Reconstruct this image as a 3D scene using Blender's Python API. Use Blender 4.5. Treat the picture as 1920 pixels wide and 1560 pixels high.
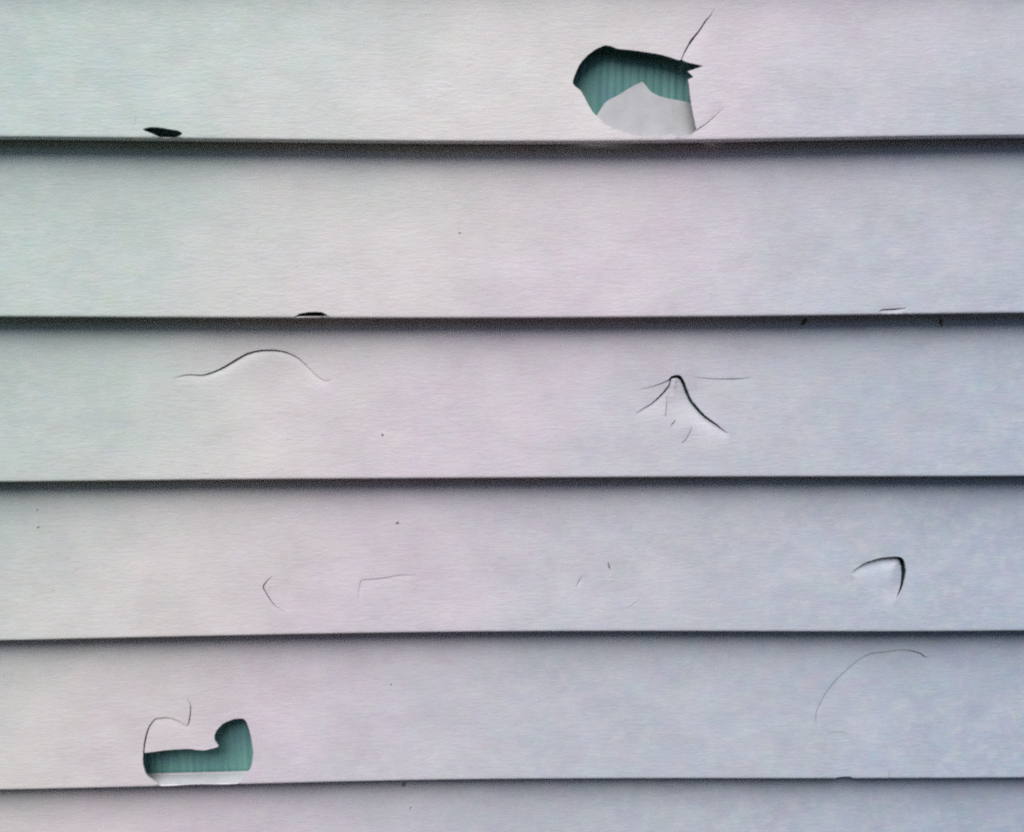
import bpy, math, random
from mathutils import Vector, Matrix
from mathutils.geometry import delaunay_2d_cdt
import numpy as np

random.seed(4)
scene = bpy.context.scene
for o in list(bpy.data.objects):
    bpy.data.objects.remove(o, do_unlink=True)
COL = scene.collection

# ------------------------------------------------------------------ camera
# The wall runs along X, its butt edges stand in the plane y = 0 and the viewer is at y < 0.
EDGE_Z = 1.50            # height of the butt edge of the topmost board seen
H = 0.1016               # exposure of one board: four inches
FOCAL = 1600.0           # focal length in units of a 1920 wide frame
CAM_D, CAM_DZ = 0.5177, -0.08377
PITCH, YAW, ROLL = -0.15215, -0.01349, -0.0033


def cam_axes():
    m = Matrix.Rotation(YAW, 3, 'Z') @ Matrix.Rotation(PITCH, 3, 'X')
    r0, u0, f0 = m @ Vector((1, 0, 0)), m @ Vector((0, 0, 1)), m @ Vector((0, 1, 0))
    c, s = math.cos(ROLL), math.sin(ROLL)
    return c * r0 + s * u0, -s * r0 + c * u0, f0


CR, CU, CF = cam_axes()
CPOS = Vector((0, -CAM_D, EDGE_Z + CAM_DZ))
cam = bpy.data.cameras.new('camera')
cam.sensor_width = 36.0
cam.lens = FOCAL / 1920 * 36.0
cam.clip_start = 0.01
cam.clip_end = 500
cam_ob = bpy.data.objects.new('camera', cam)
COL.objects.link(cam_ob)
rot = Matrix((CR, CU, -CF)).transposed()
cam_ob.matrix_world = Matrix.Translation(CPOS) @ rot.to_4x4()
scene.camera = cam_ob

# ------------------------------------------------------------------ sky, sun, exposure
SUN_EL, SUN_AZ = math.radians(62), math.radians(-30)     # azimuth from the wall's normal, minus = from the left
world = bpy.data.worlds.new('World')
scene.world = world
world.use_nodes = True
wn = world.node_tree.nodes
bg = wn['Background']
sky = wn.new('ShaderNodeTexSky')
sky.sky_type = 'NISHITA'
sky.sun_disc = False
sky.sun_elevation = SUN_EL
sky.sun_rotation = math.pi - SUN_AZ
sky.air_density = 1.0
sky.dust_density = 1.5
sky.ozone_density = 2.5
world.node_tree.links.new(sky.outputs[0], bg.inputs[0])
bg.inputs[1].default_value = 0.05
sun = bpy.data.lights.new('sun', 'SUN')
sun.energy = 3.0
sun.angle = math.radians(62)
sun.color = (1.0, 0.985, 0.965)
sun_ob = bpy.data.objects.new('sun', sun)
COL.objects.link(sun_ob)
sdir = Vector((math.sin(SUN_AZ) * math.cos(SUN_EL), -math.cos(SUN_AZ) * math.cos(SUN_EL), math.sin(SUN_EL)))
sun_ob.rotation_euler = sdir.to_track_quat('Z', 'Y').to_euler()
sun_ob.location = (-1, -3, 4)
vs = scene.view_settings
vs.view_transform = 'Standard'
vs.look = 'None'
vs.exposure = 0.52
vs.gamma = 1.0
vs.use_curve_mapping = False


scene.cycles.use_denoising = False
scene.cycles.filter_width = 2.3
scene.cycles.max_bounces = 6


# ------------------------------------------------------------------ materials
def new_mat(name):
    m = bpy.data.materials.new(name)
    m.use_nodes = True
    nt = m.node_tree
    return m, nt, nt.nodes, nt.links, nt.nodes['Principled BSDF']


def mixrgb(nt, mode, fac, a, b):
    n = nt.nodes.new('ShaderNodeMix')
    n.data_type = 'RGBA'
    n.blend_type = mode
    for sock, v in ((n.inputs[0], fac), (n.inputs[6], a), (n.inputs[7], b)):
        if isinstance(v, bpy.types.NodeSocket):
            nt.links.new(v, sock)
        else:
            sock.default_value = v
    return n.outputs[2]


def noise(nt, vec, scale, detail=2.0, rough=0.5, dist=0.0, colour=False):
    n = nt.nodes.new('ShaderNodeTexNoise')
    n.inputs['Scale'].default_value = scale
    n.inputs['Detail'].default_value = detail
    n.inputs['Roughness'].default_value = rough
    n.inputs['Distortion'].default_value = dist
    nt.links.new(vec, n.inputs['Vector'])
    return n.outputs['Color' if colour else 'Fac']


def mapping(nt, vec, scale=(1, 1, 1), loc=(0, 0, 0), rotv=(0, 0, 0)):
    n = nt.nodes.new('ShaderNodeMapping')
    n.inputs['Scale'].default_value = scale
    n.inputs['Location'].default_value = loc
    n.inputs['Rotation'].default_value = rotv
    nt.links.new(vec, n.inputs['Vector'])
    return n.outputs[0]


def maprange(nt, v, a, b, c, d):
    n = nt.nodes.new('ShaderNodeMapRange')
    nt.links.new(v, n.inputs[0])
    for k, x in enumerate((a, b, c, d)):
        n.inputs[k + 1].default_value = x
    return n.outputs[0]


def math_node(nt, op, a, b):
    n = nt.nodes.new('ShaderNodeMath')
    n.operation = op
    for k, v in enumerate((a, b)):
        if isinstance(v, bpy.types.NodeSocket):
            nt.links.new(v, n.inputs[k])
        else:
            n.inputs[k].default_value = v
    return n.outputs[0]


def vinyl_material():
    m, nt, N, L, b = new_mat('weathered_vinyl')
    pos = N.new('ShaderNodeNewGeometry').outputs['Position']
    # lens shading and glow painted into the colour: greenish, bright pinkish, darker bluish
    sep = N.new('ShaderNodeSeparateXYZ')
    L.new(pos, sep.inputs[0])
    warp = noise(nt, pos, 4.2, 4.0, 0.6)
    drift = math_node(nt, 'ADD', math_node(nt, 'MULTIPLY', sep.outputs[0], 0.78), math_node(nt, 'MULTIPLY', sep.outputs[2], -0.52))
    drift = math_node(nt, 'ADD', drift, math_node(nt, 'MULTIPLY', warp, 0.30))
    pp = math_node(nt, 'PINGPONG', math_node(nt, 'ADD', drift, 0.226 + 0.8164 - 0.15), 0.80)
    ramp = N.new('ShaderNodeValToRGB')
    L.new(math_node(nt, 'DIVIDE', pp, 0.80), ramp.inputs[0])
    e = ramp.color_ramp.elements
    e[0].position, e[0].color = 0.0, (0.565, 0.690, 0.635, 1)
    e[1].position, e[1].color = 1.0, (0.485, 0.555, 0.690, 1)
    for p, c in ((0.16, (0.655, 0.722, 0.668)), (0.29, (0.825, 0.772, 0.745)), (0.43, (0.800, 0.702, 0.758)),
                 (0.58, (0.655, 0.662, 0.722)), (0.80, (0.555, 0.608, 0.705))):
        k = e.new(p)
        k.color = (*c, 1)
    # blotches of uneven fading about a centimetre wide
    bl = noise(nt, mapping(nt, pos, (1, 1, 1.3)), 75, 3.0, 0.62, 0.0, True)
    col = mixrgb(nt, 'OVERLAY', 0.20, ramp.outputs[0], bl)
    # chalky lightness mottling and fine grain of the sheet
    chalk = maprange(nt, noise(nt, mapping(nt, pos, (1, 1, 1.6)), 26, 4.0, 0.65), 0.3, 0.7, 0.92, 1.05)
    grain = maprange(nt, noise(nt, pos, 1500, 2.0, 0.7), 0.25, 0.75, 0.955, 1.045)
    lum = math_node(nt, 'MULTIPLY', chalk, grain)
    cc = N.new('ShaderNodeCombineColor')
    for k in range(3):
        L.new(lum, cc.inputs[k])
    col = mixrgb(nt, 'MULTIPLY', 1.0, col, cc.outputs[0])
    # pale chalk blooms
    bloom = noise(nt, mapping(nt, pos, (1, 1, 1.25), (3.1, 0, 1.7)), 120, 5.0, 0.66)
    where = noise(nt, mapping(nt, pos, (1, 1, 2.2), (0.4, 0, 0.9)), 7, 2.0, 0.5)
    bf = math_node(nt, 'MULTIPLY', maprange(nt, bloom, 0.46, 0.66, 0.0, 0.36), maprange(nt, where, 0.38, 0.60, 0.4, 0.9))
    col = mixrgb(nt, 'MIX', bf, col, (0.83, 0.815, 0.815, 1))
    # thin grime caught in the embossing
    gr = noise(nt, mapping(nt, pos, (130, 130, 520)), 1.0, 3.0, 0.6, 0.5)
    gf = maprange(nt, gr, 0.54, 0.80, 0.0, 0.17)
    col = mixrgb(nt, 'MIX', gf, col, (0.42, 0.40, 0.42, 1))
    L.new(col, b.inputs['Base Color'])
    # embossed wood grain
    g1 = noise(nt, mapping(nt, pos, (120, 120, 600)), 1.0, 3.0, 0.6, 0.6)
    g2 = noise(nt, mapping(nt, pos, (420, 420, 1100)), 1.0, 1.0, 0.5, 0.0)
    hsum = math_node(nt, 'ADD', math_node(nt, 'MULTIPLY', g1, 1.0), math_node(nt, 'MULTIPLY', g2, 0.4))
    bump = N.new('ShaderNodeBump')
    bump.inputs['Strength'].default_value = 0.72
    bump.inputs['Distance'].default_value = 0.00022
    L.new(hsum, bump.inputs['Height'])
    L.new(bump.outputs[0], b.inputs['Normal'])
    b.inputs['Roughness'].default_value = 0.55
    b.inputs['Specular IOR Level'].default_value = 0.7
    return m


def teal_material():
    m, nt, N, L, b = new_mat('teal_foam')
    pos = N.new('ShaderNodeNewGeometry').outputs['Position']
    st = noise(nt, mapping(nt, pos, (330, 330, 14)), 1.0, 3.0, 0.6)
    ramp = N.new('ShaderNodeValToRGB')
    L.new(st, ramp.inputs[0])
    e = ramp.color_ramp.elements
    e[0].position, e[0].color = 0.32, (0.135, 0.330, 0.312, 1)
    e[1].position, e[1].color = 0.70, (0.215, 0.440, 0.380, 1)
    patch = noise(nt, pos, 55, 3.0, 0.5)
    col = mixrgb(nt, 'MIX', maprange(nt, patch, 0.52, 0.72, 0.0, 0.7), ramp.outputs[0], (0.15, 0.29, 0.38, 1))
    L.new(col, b.inputs['Base Color'])
    b.inputs['Roughness'].default_value = 0.6
    return m


def plain_material(name, c0, c1, scale, rough=0.9):
    m, nt, N, L, b = new_mat(name)
    pos = N.new('ShaderNodeNewGeometry').outputs['Position']
    ramp = N.new('ShaderNodeValToRGB')
    L.new(noise(nt, pos, scale, 5.0, 0.6), ramp.inputs[0])
    ramp.color_ramp.elements[0].position = 0.3
    ramp.color_ramp.elements[0].color = (*c0, 1)
    ramp.color_ramp.elements[1].position = 0.7
    ramp.color_ramp.elements[1].color = (*c1, 1)
    L.new(ramp.outputs[0], b.inputs['Base Color'])
    b.inputs['Roughness'].default_value = rough
    return m


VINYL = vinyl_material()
VINYL_BACK = plain_material('vinyl_back', (0.40, 0.41, 0.42), (0.54, 0.55, 0.56), 55, 0.7)
VINYL_TORN = plain_material('torn_vinyl', (0.54, 0.525, 0.535), (0.62, 0.605, 0.61), 150, 0.6)
TEAL = teal_material()
GRAVEL = plain_material('dark_soil', (0.012, 0.011, 0.010), (0.030, 0.027, 0.024), 60)
CONCRETE = plain_material('concrete', (0.26, 0.25, 0.235), (0.36, 0.35, 0.33), 14)
DIRT = plain_material('dark_dirt', (0.20, 0.205, 0.185), (0.30, 0.30, 0.27), 900)
RUST = plain_material('brown_dirt', (0.17, 0.13, 0.07), (0.26, 0.20, 0.12), 700)


# ------------------------------------------------------------------ helpers
def link_mesh(name, verts, faces, mat, parent=None, smooth=False):
    me = bpy.data.meshes.new(name)
    me.from_pydata([tuple(v) for v in verts], [], [tuple(f) for f in faces])
    me.materials.append(mat)
    if smooth:
        me.polygons.foreach_set('use_smooth', [True] * len(me.polygons))
    me.update()
    ob = bpy.data.objects.new(name, me)
    COL.objects.link(ob)
    if parent:
        ob.parent = parent
    return ob


def box(name, a, b, mat, parent=None):
    (x0, y0, z0), (x1, y1, z1) = a, b
    v = [(x0, y0, z0), (x1, y0, z0), (x1, y1, z0), (x0, y1, z0), (x0, y0, z1), (x1, y0, z1), (x1, y1, z1), (x0, y1, z1)]
    f = [(0, 3, 2, 1), (4, 5, 6, 7), (0, 1, 5, 4), (1, 2, 6, 5), (2, 3, 7, 6), (3, 0, 4, 7)]
    return link_mesh(name, v, f, mat, parent)


# ------------------------------------------------------------------ ground
ground = link_mesh('ground', [(-150, -150, 0), (150, -150, 0), (150, 150, 0), (-150, 150, 0)], [(0, 1, 2, 3)], GRAVEL)
ground['kind'] = 'structure'

# ------------------------------------------------------------------ the wall
WX0, WX1 = -2.4, 2.4
wall = bpy.data.objects.new('siding_wall', None)
wall.location = (0, 0, 0)
COL.objects.link(wall)
wall['label'] = 'pale grey vinyl lap siding wall with broken holes, dents and cracks'
wall['category'] = 'wall'
wall['kind'] = 'thing'

LIP = 0.0125             # how far a butt stands off the board below
RB = 0.0017              # radius of the bend at the butt
TH = 0.0011              # thickness of the sheet
TOPLAP = 0.0018           # hidden strip above the exposure
BETA = math.radians(2.0)
SA = LIP / math.hypot(LIP, H)
CA = H / math.hypot(LIP, H)

# sag of each butt edge along the wall, in millimetres, at ten stations
ST_X = np.array([[-0.289, 0.309], [-0.299, 0.318], [-0.309, 0.327], [-0.318, 0.336], [-0.328, 0.345]])
SAG = [[1.99, 1.12, .46, -.51, -1.03, -1.1, -.56, .58, 1.57, 2.27],
       [-.04, -.77, -1.25, -1.7, -1.96, -2.03, -1.74, -1.36, -.66, -.11],
       [.2, .53, .88, .86, .85, .78, .70, .45, 0., -.19],
       [-1.33, -.11, .79, 1.66, 1.96, 1.76, 1.09, .17, -.51, -.57],
       [-2.34, -1.35, -.40, 1.0, 1.6, 1.28, .60, -.50, -1.19, -1.71]]


def make_sag(i):
    if 0 <= i < 5:
        xs = np.linspace(ST_X[i][0], ST_X[i][1], 10)
        ys = np.array(SAG[i])
    else:
        rr = random.Random(i * 7 + 1)
        xs = np.linspace(-0.33, 0.345, 4)
        ys = np.array([rr.uniform(-1, 1) for _ in range(4)]) if i != 5 else np.array([-2.5, .8, .6, -1.5])
    s0, s1 = (ys[1] - ys[0]) / (xs[1] - xs[0]), (ys[-1] - ys[-2]) / (xs[-1] - xs[-2])
    X = [WX0 - 1, xs[0] - 0.6, xs[0] - 0.25] + list(xs) + [xs[-1] + 0.25, xs[-1] + 0.6, WX1 + 1]
    Y = [0, 0, ys[0] * 0.6] + list(ys) + [ys[-1] * 0.6, 0, 0]
    X, Y = np.array(X), np.array(Y)
    g = np.linspace(X[0], X[-1], 1400)
    v = np.interp(g, X, Y)
    k = np.hanning(31)
    k /= k.sum()
    v = np.convolve(np.pad(v, 15, mode='edge'), k, 'valid')
    return g, v * 0.001


SAGS = {}


def sag(i, x):
    if i not in SAGS:
        SAGS[i] = make_sag(i)
    g, v = SAGS[i]
    return float(np.interp(x, g, v))


def profile(v):
    """point (y, z) and outward normal (ny, nz) of the board's section at arc position v (metres, 0 = butt edge)"""
    if v >= RB:
        return (v * SA, v * CA), (-CA, SA)
    if v <= -RB:
        s = -v
        return (s * math.cos(BETA), s * math.sin(BETA)), (math.sin(BETA), -math.cos(BETA))
    t = (RB - v) / (2 * RB)
    f = Vector((RB * SA, RB * CA))
    u = Vector((RB * math.cos(BETA), RB * math.sin(BETA)))
    p = f * (1 - t) ** 2 + u * t ** 2
    n = Vector((-CA, SA)).lerp(Vector((math.sin(BETA), -math.cos(BETA))), t).normalized()
    return (p.x, p.y), (n.x, n.y)


def sag_at(i, x, v):
    """the sheet follows its own butt below and tucks under the butt above"""
    t = min(max((v - 0.045) / (H / CA - 0.045), 0.0), 1.0)
    t = t * t * (3 - 2 * t)
    return sag(i, x) * (1 - t) + sag(i - 1, x) * t


def place(i, x, v, o):
    (y, z), (ny, nz) = profile(v)
    return Vector((x, y + ny * o, EDGE_Z - i * H + sag_at(i, x, v) + z + nz * o)), Vector((0, ny, nz))


def trace(i, px, py):
    """where the line of sight through a spot of the photograph meets the face of board i: (x, v)"""
    d = CF + CR * ((px - 960) / FOCAL) + CU * ((780 - py) / FOCAL)
    e = 0.0
    for _ in range(6):
        z0 = EDGE_Z - i * H + e
        n = Vector((0, -CA, SA))
        t = n.dot(Vector((0, 0, z0)) - CPOS) / n.dot(d)
        p = CPOS + d * t
        v = (p.z - z0) / CA
        e = sag_at(i, p.x, v)
    return p.x, max(v, -0.0035)


def catmull(pts, step, closed=False, sharp=()):
    """smooth curve through rows of numbers; rows listed in sharp stay corners"""
    P = [np.array(p, float) for p in pts]
    n = len(P)
    out = []
    segs = n if closed else n - 1
    for k in range(segs):
        p1, p2 = P[k], P[(k + 1) % n]
        p0 = P[k - 1] if (k > 0 or closed) else 2 * p1 - p2
        p3 = P[(k + 2) % n] if (k + 2 < n or closed) else 2 * p2 - p1
        if k in sharp:
            p0 = 2 * p1 - p2
        if (k + 1) % n in sharp:
            p3 = 2 * p2 - p1
        m = max(1, int(math.ceil(np.linalg.norm((p2 - p1)[:2]) / step)))
        for j in range(m):
            t = j / m
            out.append(0.5 * ((2 * p1) + (p2 - p0) * t + (2 * p0 - 5 * p1 + 4 * p2 - p3) * t * t
                              + (3 * p1 - p0 - 3 * p2 + p3) * t ** 3))
    if not closed:
        out.append(P[-1])
    return out


class Crack:
    """a tapering slit; one side of it (+1 left of the running direction, -1 right) may be pressed in by amp mm"""

    def __init__(self, board, pts, side=0, amp=0.0, lam=4.0, wscale=1.0):
        px = catmull([(p[0], p[1], p[2] * wscale) for p in pts], 4.0)
        self.board, self.side, self.amp, self.lam = board, side, amp, lam
        uv = []
        for a in px:
            x, v = trace(board, a[0], a[1])
            uv.append((x * 1000, v * 1000, max(a[2], 0.05) * 0.33))       # millimetres
        self.c = np.array(uv)
        d = np.gradient(self.c[:, :2], axis=0)
        d /= np.linalg.norm(d, axis=1)[:, None] + 1e-9
        self.n = np.stack([-d[:, 1], d[:, 0]], 1)
        s = np.concatenate([[0], np.cumsum(np.linalg.norm(np.diff(self.c[:, :2], axis=0), axis=1))])
        s /= s[-1]
        self.env = np.clip(np.sin(np.pi * s), 0, 1) ** 0.7
        rj = np.random.RandomState(int(abs(self.c[0, 0]) * 10) % 9999)
        j = rj.uniform(0.82, 1.18, (2, len(s)))
        w = self.c[:, 2] / 2
        self.poly = np.concatenate([self.c[:, :2] + self.n * (w * j[0])[:, None],
                                    (self.c[:, :2] - self.n * (w * j[1])[:, None])[::-1]])

    def rings(self):
        if not self.amp:
            return np.zeros((0, 2))
        r = []
        for off in (0.25, 0.7, 1.4, 2.4, 4.0, 6.5):
            for sg in ((self.side,) if off > 1 else (1, -1)):
                r.append((self.c[:, :2] + sg * self.n * (self.c[:, 2] / 2 + off)[:, None])[::2])
        return np.concatenate(r)

    def push(self, q):
        """inward push in mm at points q (n,2)"""
        if not self.amp:
            return np.zeros(len(q))
        d2 = ((q[:, None, :] - self.c[None, :, :2]) ** 2).sum(2)
        k = d2.argmin(1)
        dist = np.sqrt(d2[np.arange(len(q)), k])
        sd = ((q - self.c[k, :2]) * self.n[k]).sum(1) * self.side
        return np.where(sd > 0, self.amp * self.env[k] * np.exp(-(dist / self.lam) ** 1.3), 0.0)


class Hole:
    def __init__(self, board, pts, sharp=(), closed=True):
        self.board = board
        px = catmull(pts, 3.0, True, sharp)
        self.poly = np.array([[c * 1000 for c in trace(board, a[0], a[1])] for a in px])
        rj = np.random.RandomState(len(pts))
        self.poly += rj.uniform(-0.09, 0.09, self.poly.shape)


def inside(poly, q):
    x, y = q[:, 0], q[:, 1]
    r = np.zeros(len(q), bool)
    x0, y0 = poly[:, 0], poly[:, 1]
    x1, y1 = np.roll(x0, -1), np.roll(y0, -1)
    for a, b, c, d in zip(x0, y0, x1, y1):
        if b == d:
            continue
        r ^= ((b > y) != (d > y)) & (x < (c - a) * (y - b) / (d - b) + a)
    return r


def solid_from_plan(name, pts, loops, drop, lift, back, parent, keep=None, mat=None):
    """triangulate a plan (mm), throw away what lies in `drop` polygons, raise it with lift(q) -> points, normals,
    and give the sheet its thickness with rims of its own."""
    P = [Vector((float(a), float(b))) for a, b in pts]
    edges = []
    for lp in loops:
        s = len(P)
        P += [Vector((float(a), float(b))) for a, b in lp]
        edges += [(s + k, s + (k + 1) % len(lp)) for k in range(len(lp))]
    V, _, F, *_ = delaunay_2d_cdt(P, edges, [], 0, 1e-5)
    V = np.array([(v.x, v.y) for v in V])
    F = np.array([f for f in F if len(f) == 3])
    c = V[F].mean(1)
    ok = np.ones(len(F), bool)
    for poly in drop:
        lo, hi = poly.min(0) - .01, poly.max(0) + .01
        near = ((c > lo) & (c < hi)).all(1)
        idx = np.where(near)[0]
        if len(idx):
            ok[idx[inside(poly, c[idx])]] = False
    if keep is not None:
        ok &= inside(keep, c)
    F = F[ok]
    a = V[F]
    area = (a[:, 1, 0] - a[:, 0, 0]) * (a[:, 2, 1] - a[:, 0, 1]) - (a[:, 1, 1] - a[:, 0, 1]) * (a[:, 2, 0] - a[:, 0, 0])
    F = F[np.abs(area) > 1e-9]
    area = area[np.abs(area) > 1e-9]
    F[area < 0] = F[area < 0][:, ::-1]
    used = np.unique(F)
    remap = -np.ones(len(V), int)
    remap[used] = np.arange(len(used))
    V, F = V[used], remap[F]
    pos, nor = lift(V)
    n = len(V)
    verts = list(pos) + [p - m * back for p, m in zip(pos, nor)]
    # counter-clockwise in (x, v) faces the viewer
    faces = [tuple(f) for f in F] + [(f[2] + n, f[1] + n, f[0] + n) for f in F]
    cnt = {}
    for f in F:
        for k in range(3):
            e = (int(f[k]), int(f[(k + 1) % 3]))
            cnt[e] = 1
    rim = [e for e in cnt if (e[1], e[0]) not in cnt]
    rv = {}
    for a_, b_ in rim:
        for k in (a_, b_):
            if k not in rv:
                rv[k] = len(verts)
                verts += [pos[k], pos[k] - nor[k] * back]
        faces.append((rv[b_], rv[a_], rv[a_] + 1, rv[b_] + 1))
    ob = link_mesh(name, verts, faces, mat or VINYL, parent, True)
    ob.data.materials.append(VINYL_BACK)
    ob.data.materials.append(VINYL_TORN)
    mi = np.zeros(len(faces), np.int32)
    mi[len(F):2 * len(F)] = 1
    mi[2 * len(F):] = 2
    ob.data.polygons.foreach_set('material_index', mi)
    return ob


def fine_axis(lo, hi, step):
    return list(np.arange(lo, hi + 1e-6, step))


# ------------------------------------------------------------------ damage, traced on the photograph
HOLES, CRACKS = [], []

# the big hole in the top board
HOLES.append(Hole(0, [(1074, 154), (1080, 135), (1090, 116), (1109, 97.5), (1130, 86), (1145, 86), (1160, 91), (1182, 92.8),
                      (1209, 96.6), (1237, 101), (1255, 106), (1272, 111.6), (1278, 110.6), (1289, 116), (1306, 120),
                      (1319.5, 123), (1306, 128), (1289.4, 133), (1297, 139.7), (1300.6, 143.4), (1290.3, 149),
                      (1292.5, 159), (1294, 176), (1297, 197), (1301.6, 221), (1306, 241), (1300, 249.5), (1287, 254.5),
                      (1268, 255.5), (1258, 250), (1246, 254), (1215, 255), (1190, 253.5), (1175, 248.5), (1152, 241),
                      (1134, 232.5), (1121, 219), (1112, 210), (1104, 197), (1094, 178), (1087, 168), (1078, 161)],
                  sharp=(12, 15, 17, 19, 20, 25)))
CRACKS.append(Crack(0, [(1277, 113, 1.6), (1285.6, 94, 2.2), (1297, 75, 3.4), (1312, 56, 2.4), (1323, 39, 2.2), (1332.5, 28, 1.2),
                        (1340, 14, .2)], -1, 0.5, 5))
CRACKS.append(Crack(0, [(1304, 245, 2.2), (1325, 230.6, 1.5), (1340, 217.5, 1.1), (1359, 200, .2)], 1, 0.4, 4))
CRACKS.append(Crack(0, [(254, 213, .12), (254, 225, .3), (251, 234, .5), (243, 231, .12)]))
# lens shaped break at the butt of the top board
HOLES.append(Hole(0, [(267, 242.6), (276, 239.2), (287.5, 238), (302.5, 239.4), (318, 242), (332.5, 244.4), (341.5, 249.5),
                      (341, 252), (334, 255.6), (325, 258), (314, 258.8), (304, 258), (295, 255), (284, 250), (274, 246.2)],
                  sharp=(0,)))
# slot at the butt of the second board
HOLES.append(Hole(1, [(547, 597.5), (556, 591), (565.6, 587), (579.7, 585.2), (600, 585), (609, 587.6), (614, 590.6),
                      (606, 593.4), (596, 594.6), (580, 595), (566, 595.6), (556, 597)], sharp=(0, 6)))
CRACKS.append(Crack(1, [(1649, 584.5, 1.2), (1652, 582, 2.0), (1658, 580.6, 2.2), (1677.7, 579.2, 1.4), (1692, 577.5, .8),
                        (1701, 576.4, .2)], -1, 0.9, 2.2))
# third board: long wave shaped crack
CRACKS.append(Crack(2, [(323, 709.4, .3), (337.5, 705.3, 1.0), (354.4, 702.5, 1.6), (375, 703.4, 1.9), (390, 700.6, 2.2),
                        (405, 695, 2.6), (424, 685.6, 3.1), (442.5, 674.4, 3.3), (461, 664, 3.2), (480, 658.4, 3.2),
                        (499, 656.6, 3.4), (521, 657.5, 3.2), (540, 662, 2.6), (559, 671.6, 1.9), (574, 684.7, 1.2),
                        (589, 699.7, .8), (602, 710, .6), (610, 712.8, .45), (624, 712, .15)], -1, 1.3, 3.2, 0.8))
# third board: star shaped crack
CRACKS.append(Crack(2, [(1254, 713, 2.5), (1260, 708, 5.5), (1268, 705.5, 7), (1276, 708.5, 6.5), (1282.5, 719, 5.6),
                        (1288.3, 734.4, 5), (1295.6, 750.4, 5), (1306, 763.5, 5), (1317.5, 776.7, 4.2), (1332, 788.3, 3.4),
                        (1344, 796.4, 2.6), (1354, 804.4, 1.4), (1366, 812.6, .2)], -1, 2.6, 5.5, 0.95))
CRACKS.append(Crack(2, [(1259, 709.5, 3), (1247.5, 716, 1.8), (1230, 722.7, 1.4), (1215.4, 726.4, 1.1), (1198, 729.6, .2)]))
CRACKS.append(Crack(2, [(1258, 711, 2.5), (1253.8, 724, 3.2), (1244.6, 735.8, 3.6), (1233, 747.5, 3.0), (1221, 757, 2.1),
                        (1206.7, 765.7, 1.2), (1190, 777, .2)], 1, 0.8, 4))
CRACKS.append(Crack(2, [(1250.6, 742, .5), (1250.4, 757, 1.0), (1249, 770, 1.2), (1247.5, 782, .8)]))
CRACKS.append(Crack(2, [(1267, 787.4, 1.0), (1262, 793.5, 2.0), (1257.5, 799.8, 1.2)]))
CRACKS.append(Crack(2, [(1297.5, 800, .5), (1295, 808, 1.2), (1291, 816, 1.3), (1284, 826, 1.5), (1277, 831.5, .8)], -1, 0.3, 3))
CRACKS.append(Crack(2, [(1298, 706.8, .1), (1325, 709, .25), (1351, 710.3, 1.0), (1371.5, 710.3, 1.7), (1390.4, 709.6, 1.1), (1412, 706.4, .15)], -1, .35, 5))
# fourth board
CRACKS.append(Crack(3, [(510, 1080, .7), (499.4, 1090.4, 1.5), (493.4, 1101.2, 2.0), (499.4, 1113, 1.7), (507.3, 1126, 1.4),
                        (517.2, 1137, 1.1), (535, 1146, .2)], 1, 0.6, 5))
CRACKS.append(Crack(3, [(672, 1128, .2), (672, 1112, .6), (673.5, 1099, .8), (677, 1088.4, .9), (683, 1086.6, .8), (697.3, 1085.4, .75),
                        (725, 1082.4, .7), (746.7, 1078.5, .4), (783, 1077.4, .1)], -1, 0.35, 5, 0.6))
CRACKS.append(Crack(3, [(1092, 1079.5, .4), (1086, 1088, 1.3), (1081, 1098, .9), (1079.5, 1101, .3)], 1, .25, 3))
CRACKS.append(Crack(3, [(1152, 1141.5, .15), (1176, 1138.3, .5), (1188, 1132, .7), (1199.5, 1124, .3)]))
CRACKS.append(Crack(3, [(1593, 1087, .3), (1597, 1090, .6), (1598.5, 1084, .5), (1596, 1079, .3)]))
# fourth board: pushed-in tongue
CRACKS.append(Crack(3, [(1596, 1075, .3), (1604, 1067.6, 1.2), (1612.5, 1061.6, 1.8), (1625.6, 1055, 2.4), (1640, 1050.2, 2.8),
                        (1654, 1047, 3.0), (1672.5, 1045.4, 3.2), (1685, 1046, 4.0), (1692, 1050.5, 5.0), (1695.4, 1062, 5.0),
                        (1696.6, 1075, 4.6), (1694.6, 1089.7, 3.6), (1691.2, 1102.8, 2.6), (1685.6, 1115, 1.6), (1678, 1127.5, .2)],
                    -1, 3.8, 6.0, 1.1))
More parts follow.
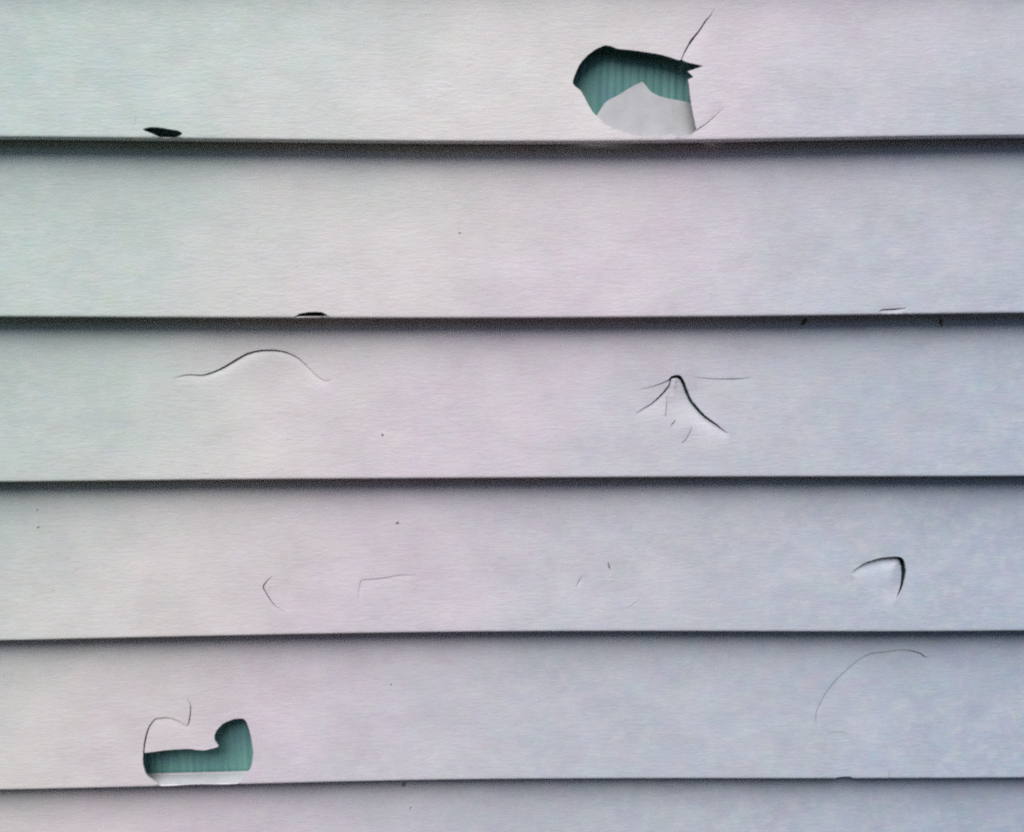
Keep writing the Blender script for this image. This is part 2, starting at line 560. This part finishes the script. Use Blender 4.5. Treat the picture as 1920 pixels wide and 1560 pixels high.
# fifth board: L shaped hole and the crack that runs up from it
HOLES.append(Hole(4, [(268.6, 1412), (288, 1409.8), (310, 1407), (332, 1405.4), (354, 1404.7), (370, 1406.9), (384.6, 1406.9),
                      (397.7, 1404), (409.4, 1400.3), (406.5, 1395), (402, 1388), (402, 1377.7), (408, 1367.5), (418, 1357.3),
                      (434, 1350), (448.8, 1347.4), (457.5, 1349), (463.3, 1357.3), (469, 1376), (472.8, 1396.7), (474.3, 1414),
                      (472, 1431.7), (467.7, 1443.3), (459, 1453), (455, 1460), (449.5, 1467), (443, 1470.4), (419.6, 1472.0),
                      (383, 1470.6), (354, 1471.4), (332, 1474), (308.8, 1476.4), (299.5, 1474), (294, 1467.5), (285.4, 1462.3),
                      (275, 1453.5), (269.4, 1439), (267.6, 1425.8)], sharp=(0, 8, 33)))
CRACKS.append(Crack(4, [(269, 1416, 2.6), (270.8, 1396.7, 2.7), (275, 1376, 2.7), (279.6, 1363, 2.3), (285.4, 1354.4, 1.9),
                        (291.5, 1348, 1.7), (303, 1346.4, 1.6), (313, 1345.6, 1.5), (323, 1347.8, 1.6), (335, 1352, 1.4),
                        (345, 1358.6, 1.0), (350, 1359.8, .8), (353, 1357, 1.4), (355.4, 1345.6, 2.1), (356.9, 1331, 1.6),
                        (356, 1319.4, .9), (350, 1310, .15)], -1, 0.6, 5))
# fifth board: long thin arc, nick and chip at the butt
CRACKS.append(Crack(4, [(1531, 1364, .2), (1529.8, 1345.4, .9), (1532.7, 1330, 1.3), (1540.4, 1314.6, 1.3), (1550, 1297.3, 1.3),
                        (1567.3, 1276, 1.4), (1586.5, 1257, 1.5), (1607.7, 1239.6, 1.5), (1630.8, 1227, 1.5), (1663.5, 1222.3, 1.4),
                        (1692.3, 1219.4, 1.5), (1711.5, 1221.3, 2.0), (1727, 1226, 2.2), (1736.5, 1232.5, 1.5), (1748, 1229, .15)],
                    -1, 0.6, 6))
CRACKS.append(Crack(4, [(1548, 1377, .2), (1560, 1373, .9), (1575, 1372.4, .9), (1590, 1376, .15)]))
CRACKS.append(Crack(4, [(1668, 1441, .3), (1667.5, 1450, .9), (1665.5, 1459, .9)]))
HOLES.append(Hole(4, [(1558, 1471), (1566, 1460), (1575, 1456.8), (1590, 1456), (1598, 1458), (1607, 1471)], sharp=(0, 5)))

# soft dents around the blows: board, centre in the photograph, radii in mm, depth in mm
DENTS = [(2, 1275, 745, 14, 13, 0.9), (3, 1650, 1090, 16, 12, 0.7), (3, 530, 1110, 14, 11, 0.35), (3, 730, 1110, 22, 13, 0.35),
         (3, 1150, 1105, 18, 12, 0.3), (4, 1650, 1300, 30, 22, 0.5), (2, 480, 715, 26, 14, 0.35), (0, 1200, 170, 40, 30, 0.4),
         (4, 370, 1410, 36, 26, 0.4), (1, 1675, 585, 9, 4, 0.4), (0, 250, 228, 5, 6, 0.25), (1, 900, 470, 60, 24, 0.2)]


def board_lift(i):
    cr = [c for c in CRACKS if c.board == i]
    dn = []
    for d in DENTS:
        if d[0] == i:
            x, v = trace(i, d[1], d[2])
            dn.append((x * 1000, v * 1000, d[3], d[4], d[5]))
    ph = random.Random(i + 50)
    a = [ph.uniform(0, 6.28) for _ in range(6)]

    def lift(q):
        o = np.zeros(len(q))
        for c in cr:
            o -= c.push(q)
        for (cx, cv, rx, rv, dp) in dn:
            o -= dp * np.exp(-((q[:, 0] - cx) / rx) ** 2 - ((q[:, 1] - cv) / rv) ** 2)
        edge = np.clip((q[:, 1] - 2) / 25, 0, 1)
        o += edge * (0.22 * np.sin(q[:, 0] / 61 + a[0] + q[:, 1] / 70) + 0.12 * np.sin(q[:, 0] / 23 + a[1] - q[:, 1] / 31)
                     + 0.05 * np.sin(q[:, 0] / 9.1 + a[2] + q[:, 1] / 14))
        o *= np.clip((q[:, 1] + RB * 1000) / 2.5, 0, 1)
        R = [place(i, x / 1000, v / 1000, d / 1000) for (x, v), d in zip(q, o)]
        return [r[0] for r in R], [r[1] for r in R]
    return lift


V_BOT, V_TOP = -(LIP - 0.0007) * 1000, (H / CA + TOPLAP) * 1000
ROWS_BEND = [V_BOT, V_BOT * 0.55, -3.2, -1.8, -1.1, -.8, -.4, 0, .4, .8, 1.1, 1.8, 3.0]


def make_board(i, damaged):
    xs = fine_axis(WX0 * 1000, -400, 50) + (fine_axis(-397, 413, 3.6) if damaged else fine_axis(-350, 400, 50)) + fine_axis(450, WX1 * 1000, 50)
    rows = ROWS_BEND + (fine_axis(6, V_TOP - 1, 3.6) if damaged else fine_axis(12, V_TOP - 4, 12)) + [V_TOP]
    pts = [(x, v) for v in rows for x in xs]
    loops, drop = [], []
    for s in HOLES + CRACKS:
        if s.board == i:
            loops.append(s.poly)
            drop.append(s.poly)
            if isinstance(s, Crack):
                r = s.rings()
                r = r[(r[:, 1] > -1) & (r[:, 1] < V_TOP - 1)]
                pts += [tuple(p) for p in r]
    ob = solid_from_plan('siding_board', pts, loops, drop, board_lift(i), TH, wall)
    return ob


N_UP, N_DOWN = 11, 11
boards = {}
for i in range(0, 6):
    boards[i] = make_board(i, i < 5)
LABELS = {0: 'top board in view, holed right of centre', 1: 'second board, slit at its lower edge',
          2: 'third board with wavy crack and star crack', 3: 'fourth board with pushed-in tongue at right',
          4: 'fifth board with L shaped hole at left', 5: 'bottom board, cut off by the frame'}
for i, t in LABELS.items():
    boards[i]['label'] = t
plain = make_board(-1, False)
for i in list(range(-N_UP, -1)) + list(range(6, N_DOWN + 1)):
    c = plain.copy()
    COL.objects.link(c)
    c.parent = wall
    c.location.z = -(i + 1) * H

# teal insulation behind the boards: a sheet with upright ribs
RIB = 0.0046
Z0 = EDGE_Z - N_DOWN * H - 0.02
Z1 = EDGE_Z + (N_UP + 1) * H
BY = 0.0156
vv, ff = [], []
nr = int((WX1 - WX0) / RIB)
for k in range(nr * 4 + 1):
    x = WX0 + k * RIB / 4
    y = BY - 0.00045 * math.sin(math.pi * (k % 4) / 4)
    vv += [(x, y, Z0), (x, y, Z1)]
for k in range(nr * 4):
    ff.append((2 * k, 2 * k + 2, 2 * k + 3, 2 * k + 1))
n0 = len(vv)
xe = WX0 + nr * RIB
vv += [(WX0, BY + .025, Z0), (WX0, BY + .025, Z1), (xe, BY + .025, Z0), (xe, BY + .025, Z1)]
ff += [(n0 + 2, n0, n0 + 1, n0 + 3)]
ff.append(tuple([2 * k for k in range(nr * 4, -1, -1)] + [n0, n0 + 2]))
ff.append(tuple([2 * k + 1 for k in range(0, nr * 4 + 1)] + [n0 + 3, n0 + 1]))
ff += [(0, 1, n0 + 1, n0), (2 * nr * 4 + 1, 2 * nr * 4, n0 + 2, n0 + 3)]
backing = link_mesh('backing_board', vv, ff, TEAL, wall)
backing['label'] = 'teal ribbed foam insulation showing through the holes'
box('foundation', (WX0 + .02, 0.004, 0), (WX1 - .02, 0.20, Z0 - 0.003), CONCRETE, wall)
box('end_trim', (WX0 - .075, -0.012, Z0), (WX0 - .003, 0.10, Z1), VINYL, wall)
box('end_trim', (WX1 + .003, -0.012, Z0), (WX1 + .075, 0.10, Z1), VINYL, wall)

# ------------------------------------------------------------------ torn flap folded into the big hole
FLAP = [(1104, 226), (1115, 218), (1121, 212), (1129, 199), (1139.4, 186), (1160, 174.8), (1180.6, 161.5), (1195.6, 153), (1207, 148),
        (1214.4, 155.6), (1222.8, 166), (1237, 173.6), (1255.6, 178), (1274.4, 180), (1291, 181.5), (1318, 186), (1321, 215),
        (1317, 256), (1250, 259.5), (1170, 259), (1120, 246)]
fpx = catmull(FLAP, 3.0, True, sharp=(0, 8, 15, 17))
fpoly = np.array([[c * 1000 for c in trace(0, a[0], a[1])] for a in fpx])
fpoly[:, 1] = np.maximum(fpoly[:, 1], 2.9)
fx0, fx1 = fpoly[:, 0].min(), fpoly[:, 0].max()


def flap_lift(q):
    out = []
    t = (q[:, 0] - fx0) / (fx1 - fx0)
    up = np.clip(q[:, 1] / 32, 0, 1)
    dep = 1.5 + 3.4 * t + 2.6 * up * (0.35 + 0.65 * t) + 4.5 * np.clip((t - 0.60) / 0.40, 0, 1) ** 1.6
    dep += 0.3 * np.sin(q[:, 0] / 11 + q[:, 1] / 13) + 0.05 * np.sin(q[:, 0] / 3.1 - q[:, 1] / 5)
    R = [place(0, x / 1000, v / 1000, -d / 1000) for (x, v), d in zip(q, dep)]
    return [r[0] for r in R], [r[1] for r in R]


fl, fh = fpoly.min(0), fpoly.max(0)
fpts = [(x, v) for x in np.arange(fl[0], fh[0], 2.0) for v in np.arange(fl[1], fh[1], 2.0)]
flap = solid_from_plan('torn_flap', fpts, [fpoly], [], flap_lift, TH, boards[0], keep=fpoly, mat=VINYL_TORN)
flap['label'] = 'torn piece of vinyl bent in behind the hole'


# ------------------------------------------------------------------ specks and drips of dirt on the boards
def speck(i, px, py, w, h, ang, mat, name, seed, off=0.0):
    """a low lump of dirt on the face of board i, w by h photograph units"""
    x, v = trace(i, px, py)
    rr = random.Random(seed)
    rows, cols = 4, 12
    ca, sa = math.cos(ang), math.sin(ang)
    jit = [rr.uniform(0.72, 1.25) for _ in range(cols)]
    verts, faces = [], []
    for r in range(rows):
        f = r / (rows - 1) * math.pi / 2
        for c in range(cols):
            t = 2 * math.pi * c / cols
            a = math.cos(f) * math.cos(t) * w * 0.165 * jit[c]
            b = math.cos(f) * math.sin(t) * h * 0.165 * jit[c]
            p, _ = place(i, x + (a * ca - b * sa) / 1000, max(v + (a * sa + b * ca) / 1000, RB), (0.28 * math.sin(f) - 0.02 + off) / 1000)
            verts.append(p)
    for r in range(rows - 1):
        for c in range(cols):
            faces.append((r * cols + c, r * cols + (c + 1) % cols, (r + 1) * cols + (c + 1) % cols, (r + 1) * cols + c))
    faces.append(tuple(range(cols - 1, -1, -1)))
    return link_mesh(name, verts, faces, mat, boards[i], True)


SPECKS = [(1, 862, 437, 5, 5, 0, 1), (3, 745, 980, 6, 5, .6, 2), (3, 1141.5, 1060, 4, 14, .25, 3), (3, 72, 988, 6, 4, .5, 4),
          (2, 717, 815, 4, 4, 0, 5), (5, 770, 1514, 4, 9, -.6, 6), (4, 733, 1283, 4, 3, 0, 7), 
          (3, 70, 956, 6, 3, .6, 9)]
for (i, px, py, w, h, a, s) in SPECKS:
    speck(i, px, py, w, h, a, DIRT, 'dirt_speck', s, 0.05)
speck(5, 757, 1471, 7, 14, -.45, DIRT, 'dirt_speck', 20, 0.05)
speck(2, 1508, 604, 8, 17, -.6, RUST, 'dirt_drip', 21, 0.05)
speck(2, 1764, 603, 6, 19, .2, RUST, 'dirt_drip', 22, 0.05)


# ------------------------------------------------------------------ added unseen leafy screen that blocks low sky light
# Made up to stand behind the viewer and darken the shade under the laps.
BLOCKER_LEAVES = plain_material('blocker_leaves', (0.030, 0.050, 0.018), (0.060, 0.085, 0.030), 6, 0.7)
BLOCKER_BARK = plain_material('blocker_bark', (0.05, 0.04, 0.03), (0.09, 0.075, 0.06), 30)
sky_blocker = bpy.data.objects.new('sky_blocker', None)
sky_blocker.location = (0, -3.6, 0)
COL.objects.link(sky_blocker)
sky_blocker['label'] = 'unseen dark green leafy light blocker added opposite the siding wall'
sky_blocker['category'] = 'sky_blocker'
rng = np.random.RandomState(11)
HX, HY, HZ = 9.0, 0.55, 2.35
hv, hf = [], []


def leaf(c, n, size):
    n = n / np.linalg.norm(n)
    t = np.cross(n, rng.normal(size=3))
    t /= np.linalg.norm(t)
    b = np.cross(n, t)
    k = len(hv)
    hv.extend([c - t * size, c + b * size * .5 + n * size * .12, c + t * size, c - b * size * .5 + n * size * .12])
    hf.append((k, k + 1, k + 2, k + 3))


for _ in range(26000):
    x = rng.uniform(-HX, HX)
    if rng.rand() < 0.8:
        z = rng.uniform(0.1, HZ)
        y = HY * (0.85 + 0.15 * math.sin(x * 2.1 + z * 1.7)) - abs(rng.normal(0, .10))
        n = np.array([0, 1.0, 0.25]) + rng.normal(0, .45, 3)
    else:
        z = HZ - abs(rng.normal(0, .08)) + .06 * math.sin(x * 3)
        y = rng.uniform(-HY, HY)
        n = np.array([0, 0.1, 1.0]) + rng.normal(0, .4, 3)
    leaf(np.array([x, y, z]), n, rng.uniform(.05, .085))
link_mesh('blocker_foliage', hv, hf, BLOCKER_LEAVES, sky_blocker)
box('blocker_core', (-HX + .1, -HY + .1, 0.15), (HX - .1, HY - .25, HZ - .22), BLOCKER_BARK, sky_blocker)
for k in range(13):
    x = -HX + .6 + k * 1.4
    box('blocker_trunk', (x - .05, -.06, 0), (x + .05, .06, .148), BLOCKER_BARK, sky_blocker)
